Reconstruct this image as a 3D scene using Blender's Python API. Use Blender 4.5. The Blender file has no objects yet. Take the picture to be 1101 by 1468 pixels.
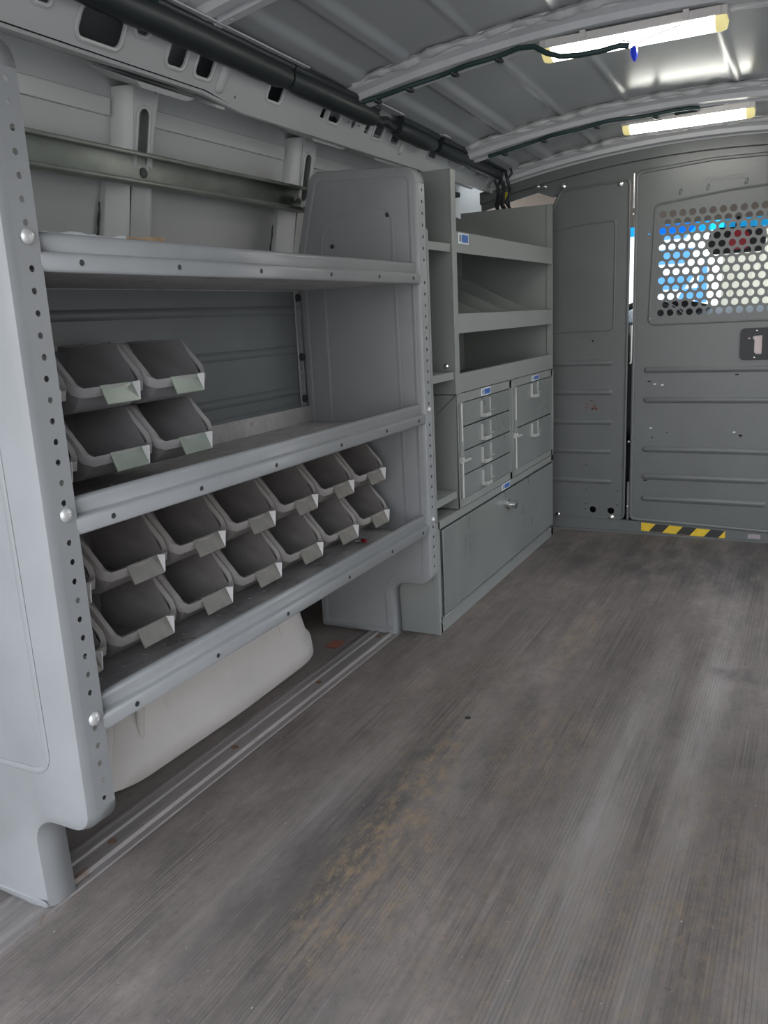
import bpy, bmesh, math, random
from mathutils import Vector, Matrix
from mathutils.geometry import tessellate_polygon
random.seed(7)
sc = bpy.context.scene
col = sc.collection
PI = math.pi

# ------------------------------------------------------------------ camera
YAW, PITCH, ROLL, FPX = .4818, .2292, -.0489, 1189.5
CAM = Vector((.8308, 0, .8159))
fw = Vector((-math.sin(YAW)*math.cos(PITCH), math.cos(YAW)*math.cos(PITCH), -math.sin(PITCH)))
rt = Vector((math.cos(YAW), math.sin(YAW), 0)); up = rt.cross(fw)
r2 = rt*math.cos(ROLL) + up*math.sin(ROLL); u2 = -rt*math.sin(ROLL) + up*math.cos(ROLL)
cd = bpy.data.cameras.new('camera'); cam = bpy.data.objects.new('camera', cd); col.objects.link(cam)
M = Matrix((r2, u2, -fw)).transposed().to_4x4(); M.translation = CAM
cam.matrix_world = M
cd.sensor_fit = 'VERTICAL'; cd.sensor_height = 24; cd.lens = FPX/1468*24; cd.clip_start = .01
sc.camera = cam
# ------------------------------------------------------------------ light and view
sc.view_settings.view_transform = 'Standard'; sc.view_settings.look = 'None'
sc.view_settings.gamma = 1; sc.view_settings.use_curve_mapping = False
sc.view_settings.exposure = .90
w = bpy.data.worlds.new('sky'); sc.world = w; w.use_nodes = True
nt = w.node_tree; bg = nt.nodes['Background']
tc = nt.nodes.new('ShaderNodeTexCoord'); sep = nt.nodes.new('ShaderNodeSeparateXYZ'); rp = nt.nodes.new('ShaderNodeValToRGB')
nt.links.new(tc.outputs['Generated'], sep.inputs[0]); nt.links.new(sep.outputs['Z'], rp.inputs[0]); nt.links.new(rp.outputs[0], bg.inputs[0])
e = rp.color_ramp.elements; e[0].position = 0.0; e[0].color = (.70, .68, .66, 1); e[1].position = .5; e[1].color = (.80, .88, 1, 1)
bg.inputs[1].default_value = 2.6
LED = 12.0

# ------------------------------------------------------------------ materials
def mat(name, color, rough=.5, metal=0, var=.0, scale=8, stretch=(1, 1, 1), bump=0, bscale=60, rvar=0, spec=.5, emit=None, estr=0, trans=0, spots=None, coat=0):
    m = bpy.data.materials.new(name); m.use_nodes = True; n = m.node_tree.nodes; l = m.node_tree.links
    p = n['Principled BSDF']; p.inputs['Base Color'].default_value = (*color, 1); p.inputs['Roughness'].default_value = rough
    p.inputs['Metallic'].default_value = metal; p.inputs['Specular IOR Level'].default_value = spec
    p.inputs['Coat Weight'].default_value = coat; p.inputs['Coat Roughness'].default_value = .1
    if trans: p.inputs['Transmission Weight'].default_value = trans
    if emit: p.inputs['Emission Color'].default_value = (*emit, 1); p.inputs['Emission Strength'].default_value = estr
    if var or bump or rvar or spots:
        t = n.new('ShaderNodeTexCoord'); mp = n.new('ShaderNodeMapping'); mp.inputs['Scale'].default_value = stretch
        l.new(t.outputs['Object'], mp.inputs[0])
    if var or rvar:
        a = n.new('ShaderNodeTexNoise'); a.inputs['Scale'].default_value = scale; a.inputs['Detail'].default_value = 6; a.inputs['Roughness'].default_value = .65
        l.new(mp.outputs[0], a.inputs[0])
    last = None
    if var:
        r = n.new('ShaderNodeValToRGB'); r.color_ramp.elements[0].position = .3; r.color_ramp.elements[1].position = .72
        r.color_ramp.elements[0].color = (*[c*(1-var) for c in color], 1); r.color_ramp.elements[1].color = (*[min(1, c*(1+var)) for c in color], 1)
        l.new(a.outputs[0], r.inputs[0]); l.new(r.outputs[0], p.inputs['Base Color']); last = r.outputs[0]
    if rvar:
        q = n.new('ShaderNodeMapRange'); q.inputs['To Min'].default_value = max(.02, rough-rvar); q.inputs['To Max'].default_value = rough+rvar
        l.new(a.outputs[0], q.inputs[0]); l.new(q.outputs[0], p.inputs['Roughness'])
    for sp in (spots or []):   # (color, noise scale, threshold, stretch)
        c, s, th, st = sp
        mp2 = n.new('ShaderNodeMapping'); mp2.inputs['Scale'].default_value = st; l.new(t.outputs['Object'], mp2.inputs[0])
        a2 = n.new('ShaderNodeTexNoise'); a2.inputs['Scale'].default_value = s; a2.inputs['Detail'].default_value = 8; a2.inputs['Roughness'].default_value = .7; l.new(mp2.outputs[0], a2.inputs[0])
        r3 = n.new('ShaderNodeValToRGB'); r3.color_ramp.elements[0].position = th; r3.color_ramp.elements[1].position = th+.06
        r3.color_ramp.elements[0].color = (0, 0, 0, 1); l.new(a2.outputs[0], r3.inputs[0])
        mx = n.new('ShaderNodeMix'); mx.data_type = 'RGBA'; l.new(r3.outputs[0], mx.inputs[0])
        if last: l.new(last, mx.inputs[6])
        else: mx.inputs[6].default_value = (*color, 1)
        mx.inputs[7].default_value = (*c, 1); last = mx.outputs[2]; l.new(last, p.inputs['Base Color'])
    if bump:
        b = n.new('ShaderNodeBump'); b.inputs['Strength'].default_value = bump; b.inputs['Distance'].default_value = .002
        a3 = n.new('ShaderNodeTexNoise'); a3.inputs['Scale'].default_value = bscale; a3.inputs['Detail'].default_value = 3
        l.new(mp.outputs[0], a3.inputs[0]); l.new(a3.outputs[0], b.inputs['Height']); l.new(b.outputs[0], p.inputs['Normal'])
    return m
scr = [((.42, .44, .42), 55, .72, (1, 1, .5))]
M_shelf = mat('grey_enamel', (.275, .283, .288), .36, var=.07, scale=7, rvar=.06, bump=.03, bscale=120, spots=scr)
M_deck = mat('worn_shelf_deck', (.42, .40, .39), .5, var=.25, scale=14, stretch=(3, 1, 1), spots=[((.20, .145, .12), 16, .60, (1, 1, 1)), ((.48, .47, .46), 40, .68, (.3, 1, 1))])
M_cab = mat('green_grey_enamel', (.238, .250, .238), .38, var=.06, scale=5, rvar=.06, spots=[((.34, .36, .34), 60, .73, (1, 1, 1))])
M_cabdoor = mat('scuffed_grey_enamel', (.185, .200, .192), .30, var=.13, scale=9, rvar=.10, stretch=(1, 1, .5), spots=[((.17, .155, .12), 7, .66, (1, 1, 1))])
M_white = mat('white_body_paint', (.50, .51, .50), .32, var=.04, scale=4, rvar=.05, spots=[((.30, .24, .2), 30, .76, (1, 1, .5))])
M_beam = mat('pale_roof_paint', (.55, .55, .56), .35, var=.06, scale=6)
M_seal = mat('pale_foam_sealant', (.50, .50, .50), .85, var=.12, scale=30, bump=.8, bscale=70)
M_skin = mat('glossy_grey_roof', (.36, .375, .375), .22, var=.05, scale=2, spec=.25)
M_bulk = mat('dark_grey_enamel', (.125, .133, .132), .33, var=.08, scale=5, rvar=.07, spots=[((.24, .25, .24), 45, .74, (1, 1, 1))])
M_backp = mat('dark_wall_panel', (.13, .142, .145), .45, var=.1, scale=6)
M_galv = mat('galvanised_steel', (.30, .32, .28), .45, metal=.35, var=.18, scale=14, rvar=.08)
M_alu = mat('worn_aluminium', (.27, .245, .235), .5, metal=.3, var=.2, scale=18, stretch=(3, .4, 1), rvar=.1, spots=[((.20, .14, .11), 20, .60, (1, .35, 1))])
M_cup = mat('pale_steel_pull', (.50, .51, .48), .4, metal=.2)
M_chrome = mat('bright_steel', (.72, .72, .70), .2, metal=1)
M_pan = mat('pan_head_steel', (.62, .62, .61), .38, metal=.5)
M_bolt = mat('dull_steel', (.55, .56, .56), .3, metal=.9)
M_black = mat('black_plastic', (.022, .025, .028), .5)
M_roll = mat('black_vinyl', (.020, .026, .028), .42, var=.2, scale=20, bump=.25, bscale=14)
M_binU = mat('grey_bin_plastic', (.235, .222, .228), .42, var=.06, scale=10)
M_binL = mat('dusty_bin_plastic', (.205, .186, .18), .55, var=.16, scale=16, spots=[((.17, .085, .06), 9, .62, (1, 1, 1))])
M_rimU = mat('lit_bin_rim', (.29, .28, .28), .42, var=.06, scale=10)  # same plastic as the body, lightened for the light on the rim
M_rimL = mat('dusty_lit_bin_rim', (.25, .232, .22), .5, var=.12, scale=16)  # dusty bin plastic, its colour raised for light catching the rim
M_tabU = mat('label_sleeve', (.25, .29, .25), .25, var=.12, scale=20)
M_tabL = mat('dusty_label_sleeve', (.17, .16, .14), .45, var=.2, scale=30)
M_gus = mat('daylit_bin_plastic', (.80, .78, .78), .5)  # bin plastic painted pale to stand for daylight on the gusset
M_arch = mat('worn_white_arch', (.52, .487, .46), .5, var=.07, scale=6, spots=[((.22, .21, .2), 34, .71, (1, .4, 1))])
M_blue = mat('blue_label', (.045, .12, .36), .4)
M_paper = mat('white_label', (.62, .66, .70), .45)
M_yel = mat('yellow_tape', (.70, .47, .03), .4, var=.1, scale=30)
M_blk = mat('black_tape', (.03, .03, .03), .4)
M_endcap = mat('translucent_yellow_cap', (.72, .66, .34), .35, emit=(1, .85, .35), estr=.28)
M_led = mat('led_diffuser', (.9, .95, .9), .4, emit=(1, .99, .90), estr=LED)
M_dot = mat('led_chip', (1, 1, 1), .4, emit=(.9, 1, 1), estr=LED*3)
M_lbody = mat('light_housing', (.60, .57, .55), .35, metal=.2)
M_cable = mat('dark_green_cable', (.018, .045, .045), .5)
M_conn = mat('blue_connector', (.02, .05, .75), .3)
M_ywire = mat('yellow_tag', (.55, .45, .03), .5)
M_red = mat('red_plastic', (.5, .02, .03), .4)
M_orange = mat('orange_stain', (.26, .085, .05), .8, var=.3, scale=60)
M_lego = mat('brownish_cab_trim', (.24, .18, .14), .7)
M_head = mat('beige_headliner', (.42, .34, .27), .9, var=.05, scale=30)
M_dash = mat('dark_dashboard', (.03, .032, .036), .55)
M_cream = mat('cream_cladding', (.44, .41, .33), .7, var=.05, scale=3)
M_wsign = mat('white_sign_face', (.62, .65, .68), .5)
M_bsign = mat('sky_blue_sign_face', (.06, .24, .56), .5)
M_concrete = mat('concrete', (.33, .32, .31), .9, var=.15, scale=3)
M_brown = mat('torn_cardboard', (.42, .29, .19), .9, var=.3, scale=40)

def glassmat(name, tint, k):
    m = bpy.data.materials.new(name); m.use_nodes = True; n = m.node_tree.nodes; l = m.node_tree.links
    n.remove(n['Principled BSDF']); o = n['Material Output']
    t = n.new('ShaderNodeBsdfTransparent'); t.inputs[0].default_value = (*tint, 1); g = n.new('ShaderNodeBsdfGlossy'); g.inputs['Roughness'].default_value = .02
    x = n.new('ShaderNodeMixShader'); x.inputs[0].default_value = k; l.new(t.outputs[0], x.inputs[1]); l.new(g.outputs[0], x.inputs[2]); l.new(x.outputs[0], o.inputs[0])
    return m
M_glass = glassmat('windscreen_glass', (.93, .96, .95), .06)
M_shade = glassmat('blue_shade_glass', (.10, .55, .85), .06)

def floor_mat():
    m = bpy.data.materials.new('ribbed_rubber_mat'); m.use_nodes = True; n = m.node_tree.nodes; l = m.node_tree.links; p = n['Principled BSDF']
    t = n.new('ShaderNodeTexCoord'); O = t.outputs['Object']
    def noise(sc_, st, det=8, ro=.65):
        mp = n.new('ShaderNodeMapping'); mp.inputs['Scale'].default_value = st; l.new(O, mp.inputs[0])
        a = n.new('ShaderNodeTexNoise'); a.inputs['Scale'].default_value = sc_; a.inputs['Detail'].default_value = det; a.inputs['Roughness'].default_value = ro
        l.new(mp.outputs[0], a.inputs[0]); return a.outputs[0]
    def ramp(src, a, b, ca=(0, 0, 0), cb=(1, 1, 1)):
        r = n.new('ShaderNodeValToRGB'); r.color_ramp.elements[0].position = a; r.color_ramp.elements[1].position = b
        r.color_ramp.elements[0].color = (*ca, 1); r.color_ramp.elements[1].color = (*cb, 1); l.new(src, r.inputs[0]); return r.outputs[0]
    def mix(f, A, B, mode='MIX'):
        x = n.new('ShaderNodeMix'); x.data_type = 'RGBA'; x.blend_type = mode
        for s, v in ((0, f), (6, A), (7, B)):
            if isinstance(v, (int, float)): x.inputs[s].default_value = v
            elif isinstance(v, tuple): x.inputs[s].default_value = (*v, 1)
            else: l.new(v, x.inputs[s])
        return x.outputs[2]
    def mul(a, b):
        x = n.new('ShaderNodeMath'); x.operation = 'MULTIPLY'
        for i, v in enumerate((a, b)):
            if isinstance(v, (int, float)): x.inputs[i].default_value = v
            else: l.new(v, x.inputs[i])
        return x.outputs[0]
    def blob(cx, cy, rx, ry):
        mp = n.new('ShaderNodeMapping'); mp.vector_type = 'POINT'; mp.inputs['Location'].default_value = (-cx/rx, -cy/ry, 0); mp.inputs['Scale'].default_value = (1/rx, 1/ry, 1)
        l.new(O, mp.inputs[0]); g = n.new('ShaderNodeTexGradient'); g.gradient_type = 'SPHERICAL'; l.new(mp.outputs[0], g.inputs[0]); return g.outputs[1]
    base = ramp(noise(3.2, (1.6, .55, 1)), .34, .68, FLO, FHI)
    streak = ramp(noise(9, (2.2, .12, 1), 4, .6), .36, .66)
    c = mix(mul(streak, .55), base, FSTREAK)
    fine = ramp(noise(60, (4.6, .03, 1), 2, .5), .42, .60)
    grp = ramp(noise(3.5, (2.2, .6, 1), 3), .42, .6)
    c = mix(mul(mul(fine, grp), .6), c, (.062, .054, .05))
    mot = ramp(noise(13, (1.2, .6, 1), 12, .8), .40, .62)
    c = mix(mul(mot, .55), c, (.095, .084, .078))
    dust = ramp(noise(48, (1, .4, 1), 12, .85), .53, .68)
    c = mix(mul(dust, .5), c, (.215, .195, .18))
    wide = ramp(noise(1.5, (2.5, .35, 1), 3), .5, .66)
    c = mix(mul(wide, .3), c, (.25, .228, .215))
    scr_ = ramp(noise(46, (3.5, .10, 1), 5, .7), .57, .68)
    c = mix(mul(scr_, .5), c, (.27, .245, .225))
    spk = ramp(noise(70, (1, .8, 1), 10, .8), .54, .64)
    c = mix(mul(spk, .45), c, (.075, .066, .06))
    # worn pale wheel-track bands, dark patches and ochre spills
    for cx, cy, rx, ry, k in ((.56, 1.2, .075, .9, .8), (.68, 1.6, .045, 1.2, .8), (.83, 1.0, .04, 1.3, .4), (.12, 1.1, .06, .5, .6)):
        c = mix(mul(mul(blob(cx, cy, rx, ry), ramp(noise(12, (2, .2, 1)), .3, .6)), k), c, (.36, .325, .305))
    for cx, cy, rx, ry, k in ((.215, 1.12, .05, .40, .75), (.33, 1.45, .04, .3, .6), (.5, 2.75, .8, .40, .75), (.75, 1.88, .13, .05, .6), (.15, .9, .05, .3, .5)):
        c = mix(mul(mul(ramp(blob(cx, cy, rx, ry), 0, .5), ramp(noise(7, (2, .8, 1)), .35, .6)), k), c, (.068, .066, .064))
    for cx, cy, rx, ry, k in ((.335, 1.99, .05, .28, .6), (.25, 1.12, .06, .36, .75), (.29, .95, .1, .28, .6), (.42, 1.4, .12, .25, .45), (.6, .9, .3, .3, .35), (.75, 1.2, .2, .3, .35), (.2, 1.5, .2, .4, .3)):
        c = mix(mul(mul(ramp(blob(cx, cy, rx, ry), 0, .45), ramp(noise(34, (1.5, .6, 1), 12, .85), .48, .60)), k), c, (.31, .225, .135))
    gv = n.new('ShaderNodeTexWave'); gv.wave_type = 'BANDS'; gv.bands_direction = 'X'; gv.inputs['Scale'].default_value = 50; gv.inputs['Distortion'].default_value = .6; gv.inputs['Detail Scale'].default_value = .3; l.new(O, gv.inputs[0])
    gl = ramp(gv.outputs[1], .02, .22, (1, 1, 1), (0, 0, 0))
    c = mix(mul(mul(gl, ramp(noise(5, (3.2, .35, 1), 5, .7), .46, .64)), .5), c, (.085, .070, .063))
    specks = ramp(noise(150, (1, 1, 1), 2), .735, .76); c = mix(mul(specks, .8), c, (.6, .58, .55))
    l.new(c, p.inputs['Base Color']); p.inputs['Specular IOR Level'].default_value = .35
    rr = n.new('ShaderNodeMapRange'); rr.inputs['To Min'].default_value = .5; rr.inputs['To Max'].default_value = .8; l.new(noise(5, (1, 1, 1)), rr.inputs[0]); l.new(rr.outputs[0], p.inputs['Roughness'])
    wv0 = None
    wv = n.new('ShaderNodeTexWave'); wv.wave_type = 'BANDS'; wv.bands_direction = 'X'; wv.inputs['Scale'].default_value = 52; l.new(O, wv.inputs[0])
    b = n.new('ShaderNodeBump'); b.inputs['Strength'].default_value = .2; b.inputs['Distance'].default_value = .0008; l.new(wv.outputs[0], b.inputs['Height'])
    b2 = n.new('ShaderNodeBump'); b2.inputs['Strength'].default_value = .25; b2.inputs['Distance'].default_value = .002; l.new(noise(40, (1, .4, 1)), b2.inputs['Height']); l.new(b.outputs[0], b2.inputs['Normal'])
    l.new(b2.outputs[0], p.inputs['Normal'])
    return m
FLO, FHI, FSTREAK = (.165, .136, .122), (.320, .268, .243), (.185, .160, .146)
M_floor = floor_mat()

# ------------------------------------------------------------------ mesh helpers
def V(*a): return Vector(a)
class MB:
    def __init__(s): s.v = []; s.f = []
    def add(s, vs, fs):
        o = len(s.v); s.v += [Vector(v) for v in vs]; s.f += [tuple(i+o for i in f) for f in fs]; return s
    def box(s, x0, x1, y0, y1, z0, z1):
        return s.add([(x0, y0, z0), (x1, y0, z0), (x1, y1, z0), (x0, y1, z0), (x0, y0, z1), (x1, y0, z1), (x1, y1, z1), (x0, y1, z1)],
                     [(0, 3, 2, 1), (4, 5, 6, 7), (0, 1, 5, 4), (1, 2, 6, 5), (2, 3, 7, 6), (3, 0, 4, 7)])
    def quad(s, a, b, c, d): return s.add([a, b, c, d], [(0, 1, 2, 3)])
    def loft(s, rings, closed=True, cap=True):
        n = len(rings[0]); fs = []; vs = [p for r in rings for p in r]
        for i in range(len(rings)-1):
            for k in range(n if closed else n-1):
                fs.append((i*n+k, i*n+(k+1) % n, (i+1)*n+(k+1) % n, (i+1)*n+k))
        if cap and closed: fs.append(tuple(range(n))[::-1]); fs.append(tuple((len(rings)-1)*n+k for k in range(n)))
        return s.add(vs, fs)
    def cyl(s, a, b, r, n=14, r1=None):
        a, b = Vector(a), Vector(b); d = (b-a).normalized(); t = Vector((0, 0, 1)) if abs(d.z) < .9 else Vector((1, 0, 0))
        u = d.cross(t).normalized(); v = d.cross(u); r1 = r if r1 is None else r1
        return s.loft([[p + (u*math.cos(2*PI*k/n)+v*math.sin(2*PI*k/n))*q for k in range(n)] for p, q in ((a, r), (b, r1))])
    def lathe(s, a, d, prof, n=16):   # prof: (dist along d, radius)
        a, d = Vector(a), Vector(d).normalized(); t = Vector((0, 0, 1)) if abs(d.z) < .9 else Vector((1, 0, 0))
        u = d.cross(t).normalized(); v = d.cross(u)
        return s.loft([[a+d*h+(u*math.cos(2*PI*k/n)+v*math.sin(2*PI*k/n))*r for k in range(n)] for h, r in prof])
    def tube(s, pts, r, n=8, closed=False, flat=None, nrm=None):
        pts = [Vector(p) for p in pts]; N = len(pts); rings = []
        rr = r if isinstance(r, (list, tuple)) else [r]*N
        ref = Vector(nrm) if nrm else None
        for i, p in enumerate(pts):
            if closed: d = (pts[(i+1) % N]-pts[i-1])
            else: d = pts[min(i+1, N-1)]-pts[max(i-1, 0)]
            d.normalize()
            if ref is None: ref = Vector((0, 0, 1)) if abs(d.z) < .9 else Vector((1, 0, 0))
            u = (ref-d*ref.dot(d)).normalized(); v = d.cross(u)
            if not nrm: ref = u
            k1 = flat or 1
            rings.append([p+(u*math.cos(2*PI*k/n)*k1+v*math.sin(2*PI*k/n))*rr[i] for k in range(n)])
        if closed: rings.append(rings[0]); return s.loft(rings, cap=False)
        return s.loft(rings)
    def prism(s, pts, f, t, holes=()):   # pts 2D, f maps (a,b,depth)->3D, extruded from 0 to t ; holes 2D loops
        loops = [list(pts)]+[list(h) for h in holes]
        tri = tessellate_polygon([[Vector((p[0], p[1], 0)) for p in L] for L in loops])
        flat = [p for L in loops for p in L]; n = len(flat)
        vs = [f(a, b, 0) for a, b in flat]+[f(a, b, t) for a, b in flat]
        fs = [tuple(x) for x in tri]+[tuple(i+n for i in x)[::-1] for x in tri]
        o = 0
        for L in loops:
            k = len(L)
            for i in range(k): fs.append((o+i, o+(i+1) % k, o+(i+1) % k+n, o+i+n))
            o += k
        return s.add(vs, fs)
    def holes(s, o, u, v, nu, nv, cu, cv, r, n=12, stag=False, rv=None):  # sheet of rectangular cells, each with a round (or oval) hole
        o, u, v = Vector(o), Vector(u), Vector(v); rv = rv or r
        angs = sorted([2*PI*k/n for k in range(n)]+[math.atan2(sy*cv, sx*cu) % (2*PI) for sx in (-1, 1) for sy in (-1, 1)])
        angs = [a for i, a in enumerate(angs) if i == 0 or a-angs[i-1] > 1e-3]; m = len(angs)
        for j in range(nv):
            off = cu/2 if stag and j % 2 else 0
            for i in range(nu):
                c = o+u*(off+(i+.5)*cu)+v*((j+.5)*cv); vs = []
                for a in angs: vs.append(c+u*math.cos(a)*r+v*math.sin(a)*rv)
                for a in angs:
                    ca, sa = math.cos(a), math.sin(a); k = min(cu/2/abs(ca) if abs(ca) > 1e-9 else 9e9, cv/2/abs(sa) if abs(sa) > 1e-9 else 9e9)
                    vs.append(c+u*ca*k+v*sa*k)
                s.add(vs, [(q, (q+1) % m, m+(q+1) % m, m+q) for q in range(m)])
            if stag:
                a = o+v*(j*cv)+(u*(nu*cu) if off == 0 else Vector((0, 0, 0)))
                s.quad(a, a+u*(cu/2), a+u*(cu/2)+v*cv, a+v*cv)
        return s
    def build(s, name, m, parent=None, origin=None, bevel=0, solid=0, smooth=30, offs=-1, merge=True):
        o0 = WL[parent] if parent else (Vector(origin) if origin is not None else base_of(s.v))
        me = bpy.data.meshes.new(name); me.from_pydata([v-o0 for v in s.v], [], s.f); me.validate()
        b = bmesh.new(); b.from_mesh(me)
        if merge: bmesh.ops.remove_doubles(b, verts=b.verts, dist=1e-5)
        bmesh.ops.recalc_face_normals(b, faces=b.faces); b.to_mesh(me); b.free()
        me.materials.append(m)
        if smooth:
            me.shade_smooth()
            try: me.set_sharp_from_angle(angle=math.radians(smooth))
            except Exception: pass
        o = bpy.data.objects.new(name, me); col.objects.link(o)
        if parent: o.parent = parent
        else: o.location = o0
        WL[o] = o0
        if solid:
            md = o.modifiers.new('solid', 'SOLIDIFY'); md.thickness = solid; md.offset = offs
        if bevel:
            md = o.modifiers.new('bevel', 'BEVEL'); md.width = bevel; md.segments = 2; md.limit_method = 'ANGLE'; md.angle_limit = math.radians(40)
        return o
def build_each(mb, name, m, parent=None, label=None, **k):
    par = list(range(len(mb.v)))
    def fd(i):
        while par[i] != i: par[i] = par[par[i]]; i = par[i]
        return i
    for f in mb.f:
        for i in f[1:]: par[fd(i)] = fd(f[0])
    comp = {}
    for f in mb.f: comp.setdefault(fd(f[0]), []).append(f)
    out = []
    for fs in comp.values():
        idx = sorted({i for f in fs for i in f}); mp = {i: j for j, i in enumerate(idx)}
        q = MB(); q.v = [mb.v[i] for i in idx]; q.f = [tuple(mp[i] for i in f) for f in fs]
        o = q.build(name, m, parent=parent, **k); out.append(o)
        if label: o['label'] = label
    return out
WL = {}
def base_of(vs):
    return Vector(((min(v.x for v in vs)+max(v.x for v in vs))/2, (min(v.y for v in vs)+max(v.y for v in vs))/2, min(v.z for v in vs)))
def tag(o, label=None, cat=None, group=None, kind=None):
    if label: o['label'] = label
    if cat: o['category'] = cat
    if group: o['group'] = group
    if kind: o['kind'] = kind
    return o
def thing(name, loc, label, cat, group=None):
    o = bpy.data.objects.new(name, None); o.empty_display_size = .05; col.objects.link(o); o.location = loc; WL[o] = Vector(loc)
    return tag(o, label, cat, group)
def lab(o, s): o['label'] = s; return o
def copy_tree(o, parent=None):
    c = o.copy(); col.objects.link(c); c.parent = parent
    for ch in list(o.children): copy_tree(ch, c)
    return c
def rpoly(pts, seg=5):   # (a,b) or (a,b,r)
    out = []; n = len(pts)
    for i, p in enumerate(pts):
        r = p[2] if len(p) > 2 else 0; c = Vector(p[:2])
        if r <= 0: out.append((c.x, c.y)); continue
        a = (Vector(pts[i-1][:2])-c).normalized(); b = (Vector(pts[(i+1) % n][:2])-c).normalized()
        th = a.angle(b); d = r/math.tan(th/2); p0 = c+a*d; p1 = c+b*d; m = c+(a+b).normalized()*(r/math.sin(th/2))
        v0 = p0-m; v1 = p1-m; t0 = math.atan2(v0.y, v0.x); dt = math.atan2(v1.y, v1.x)-t0
        while dt > PI: dt -= 2*PI
        while dt < -PI: dt += 2*PI
        for k in range(seg+1): t = t0+dt*k/seg; out.append((m.x+r*math.cos(t), m.y+r*math.sin(t)))
    return out
def circ(cx, cy, r, n=14, ry=None): return [(cx+r*math.cos(2*PI*k/n), cy+(ry or r)*math.sin(2*PI*k/n)) for k in range(n)]
def rrect(cx, cy, wd, h, r, seg=4): return rpoly([(cx-wd/2, cy-h/2, r), (cx+wd/2, cy-h/2, r), (cx+wd/2, cy+h/2, r), (cx-wd/2, cy+h/2, r)], seg)
def inset(pts, d):
    n = len(pts); out = []; A = sum(pts[i][0]*pts[(i+1) % n][1]-pts[(i+1) % n][0]*pts[i][1] for i in range(n)); sg = 1 if A > 0 else -1
    for i in range(n):
        p, a, b = Vector(pts[i]), Vector(pts[i-1]), Vector(pts[(i+1) % n])
        e1 = (p-a).normalized(); e2 = (b-p).normalized(); n1 = Vector((-e1.y, e1.x))*sg; n2 = Vector((-e2.y, e2.x))*sg; m = (n1+n2)
        if m.length < 1e-6: m = n1
        m.normalize(); k = d/max(.35, m.dot(n1)); out.append((p.x+m.x*k, p.y+m.y*k))
    return out
def pill(mb, p0, p1, r, nrm, flat=.45, n=10):  # raised rib with rounded ends, half sunk into the sheet
    p0, p1 = Vector(p0), Vector(p1); d = (p1-p0).normalized(); pts = []; rr = []
    for k in range(5): a = PI/2*k/4; pts.append(p0+d*r*(1-math.cos(a))); rr.append(max(.0004, r*math.sin(a)))
    for k in range(4, -1, -1): a = PI/2*k/4; pts.append(p1-d*r*(1-math.cos(a))); rr.append(max(.0004, r*math.sin(a)))
    mb.tube(pts, rr, n, flat=flat, nrm=nrm)

# ================================================================== THE VAN BODY
YR, YB = -.25, 3.055
MB().box(-.47, 1.42, YR, 3.2, -.03, 0).build('floor', M_floor, origin=(0, 0, 0))['kind'] = 'structure'
MB().box(-14, 16, -14, 24, -.80, -.72).build('ground', M_concrete, origin=(0, 0, 0))['kind'] = 'structure'
# body side skin
def xw(z): return -.45+max(0, z-.95)*.235
prof = [(-.47, -.03), (-.475, .5), (-.45, .95), (xw(1.29), 1.29), (-.33, 1.345), (-.30, 1.40)]
def side(sx, cx, name):
    P = [(cx+sx*(a-cx), b) for a, b in prof]; out = [(a-sx*.012, b) for a, b in P]
    ring = P+out[::-1]
    MB().loft([[(a, y, b) for a, b in ring] for y in (YR, 3.3)]).build(name, M_white, origin=(0, 0, 0))['kind'] = 'structure'
side(1, .46, 'wall_left')
# right wall with an unseen side-door opening, sized for the light it lets in
P = [(.92-a, b) for a, b in prof]; ring = P+[(a+.012, b) for a, b in P][::-1]
mb = MB(); mb.loft([[(a, y, b) for a, b in ring] for y in (YR, 1.85)]); mb.loft([[(a, y, b) for a, b in ring] for y in (2.55, 3.3)])
ring2 = [r for r in P if r[1] > 1.2]; ring2 = ring2+[(a+.012, b) for a, b in ring2][::-1]
mb.loft([[(a, y, b) for a, b in ring2] for y in (1.85, 2.55)])
mb.build('wall_right', M_white, origin=(0, 0, 0))['kind'] = 'structure'
# pressed band along the side skin
mb = MB(); t = Vector((.235, 0, 1)).normalized()
for y0, y1 in ((YR, 1.285), (1.385, 1.875), (1.975, 3.0)):
    a = V(xw(1.212), y0, 1.212); b = V(xw(1.242), y0, 1.242); q = V(.006, 0, 0); r = V(-.004, 0, 0)
    mb.loft([[p+V(0, dy, 0) for p in (a+r, a+q, b+q, b+r)] for dy in (0, y1-y0)])
mb.build('trim_1', M_white, origin=(0, 0, 0), bevel=.001)['kind'] = 'structure'
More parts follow.
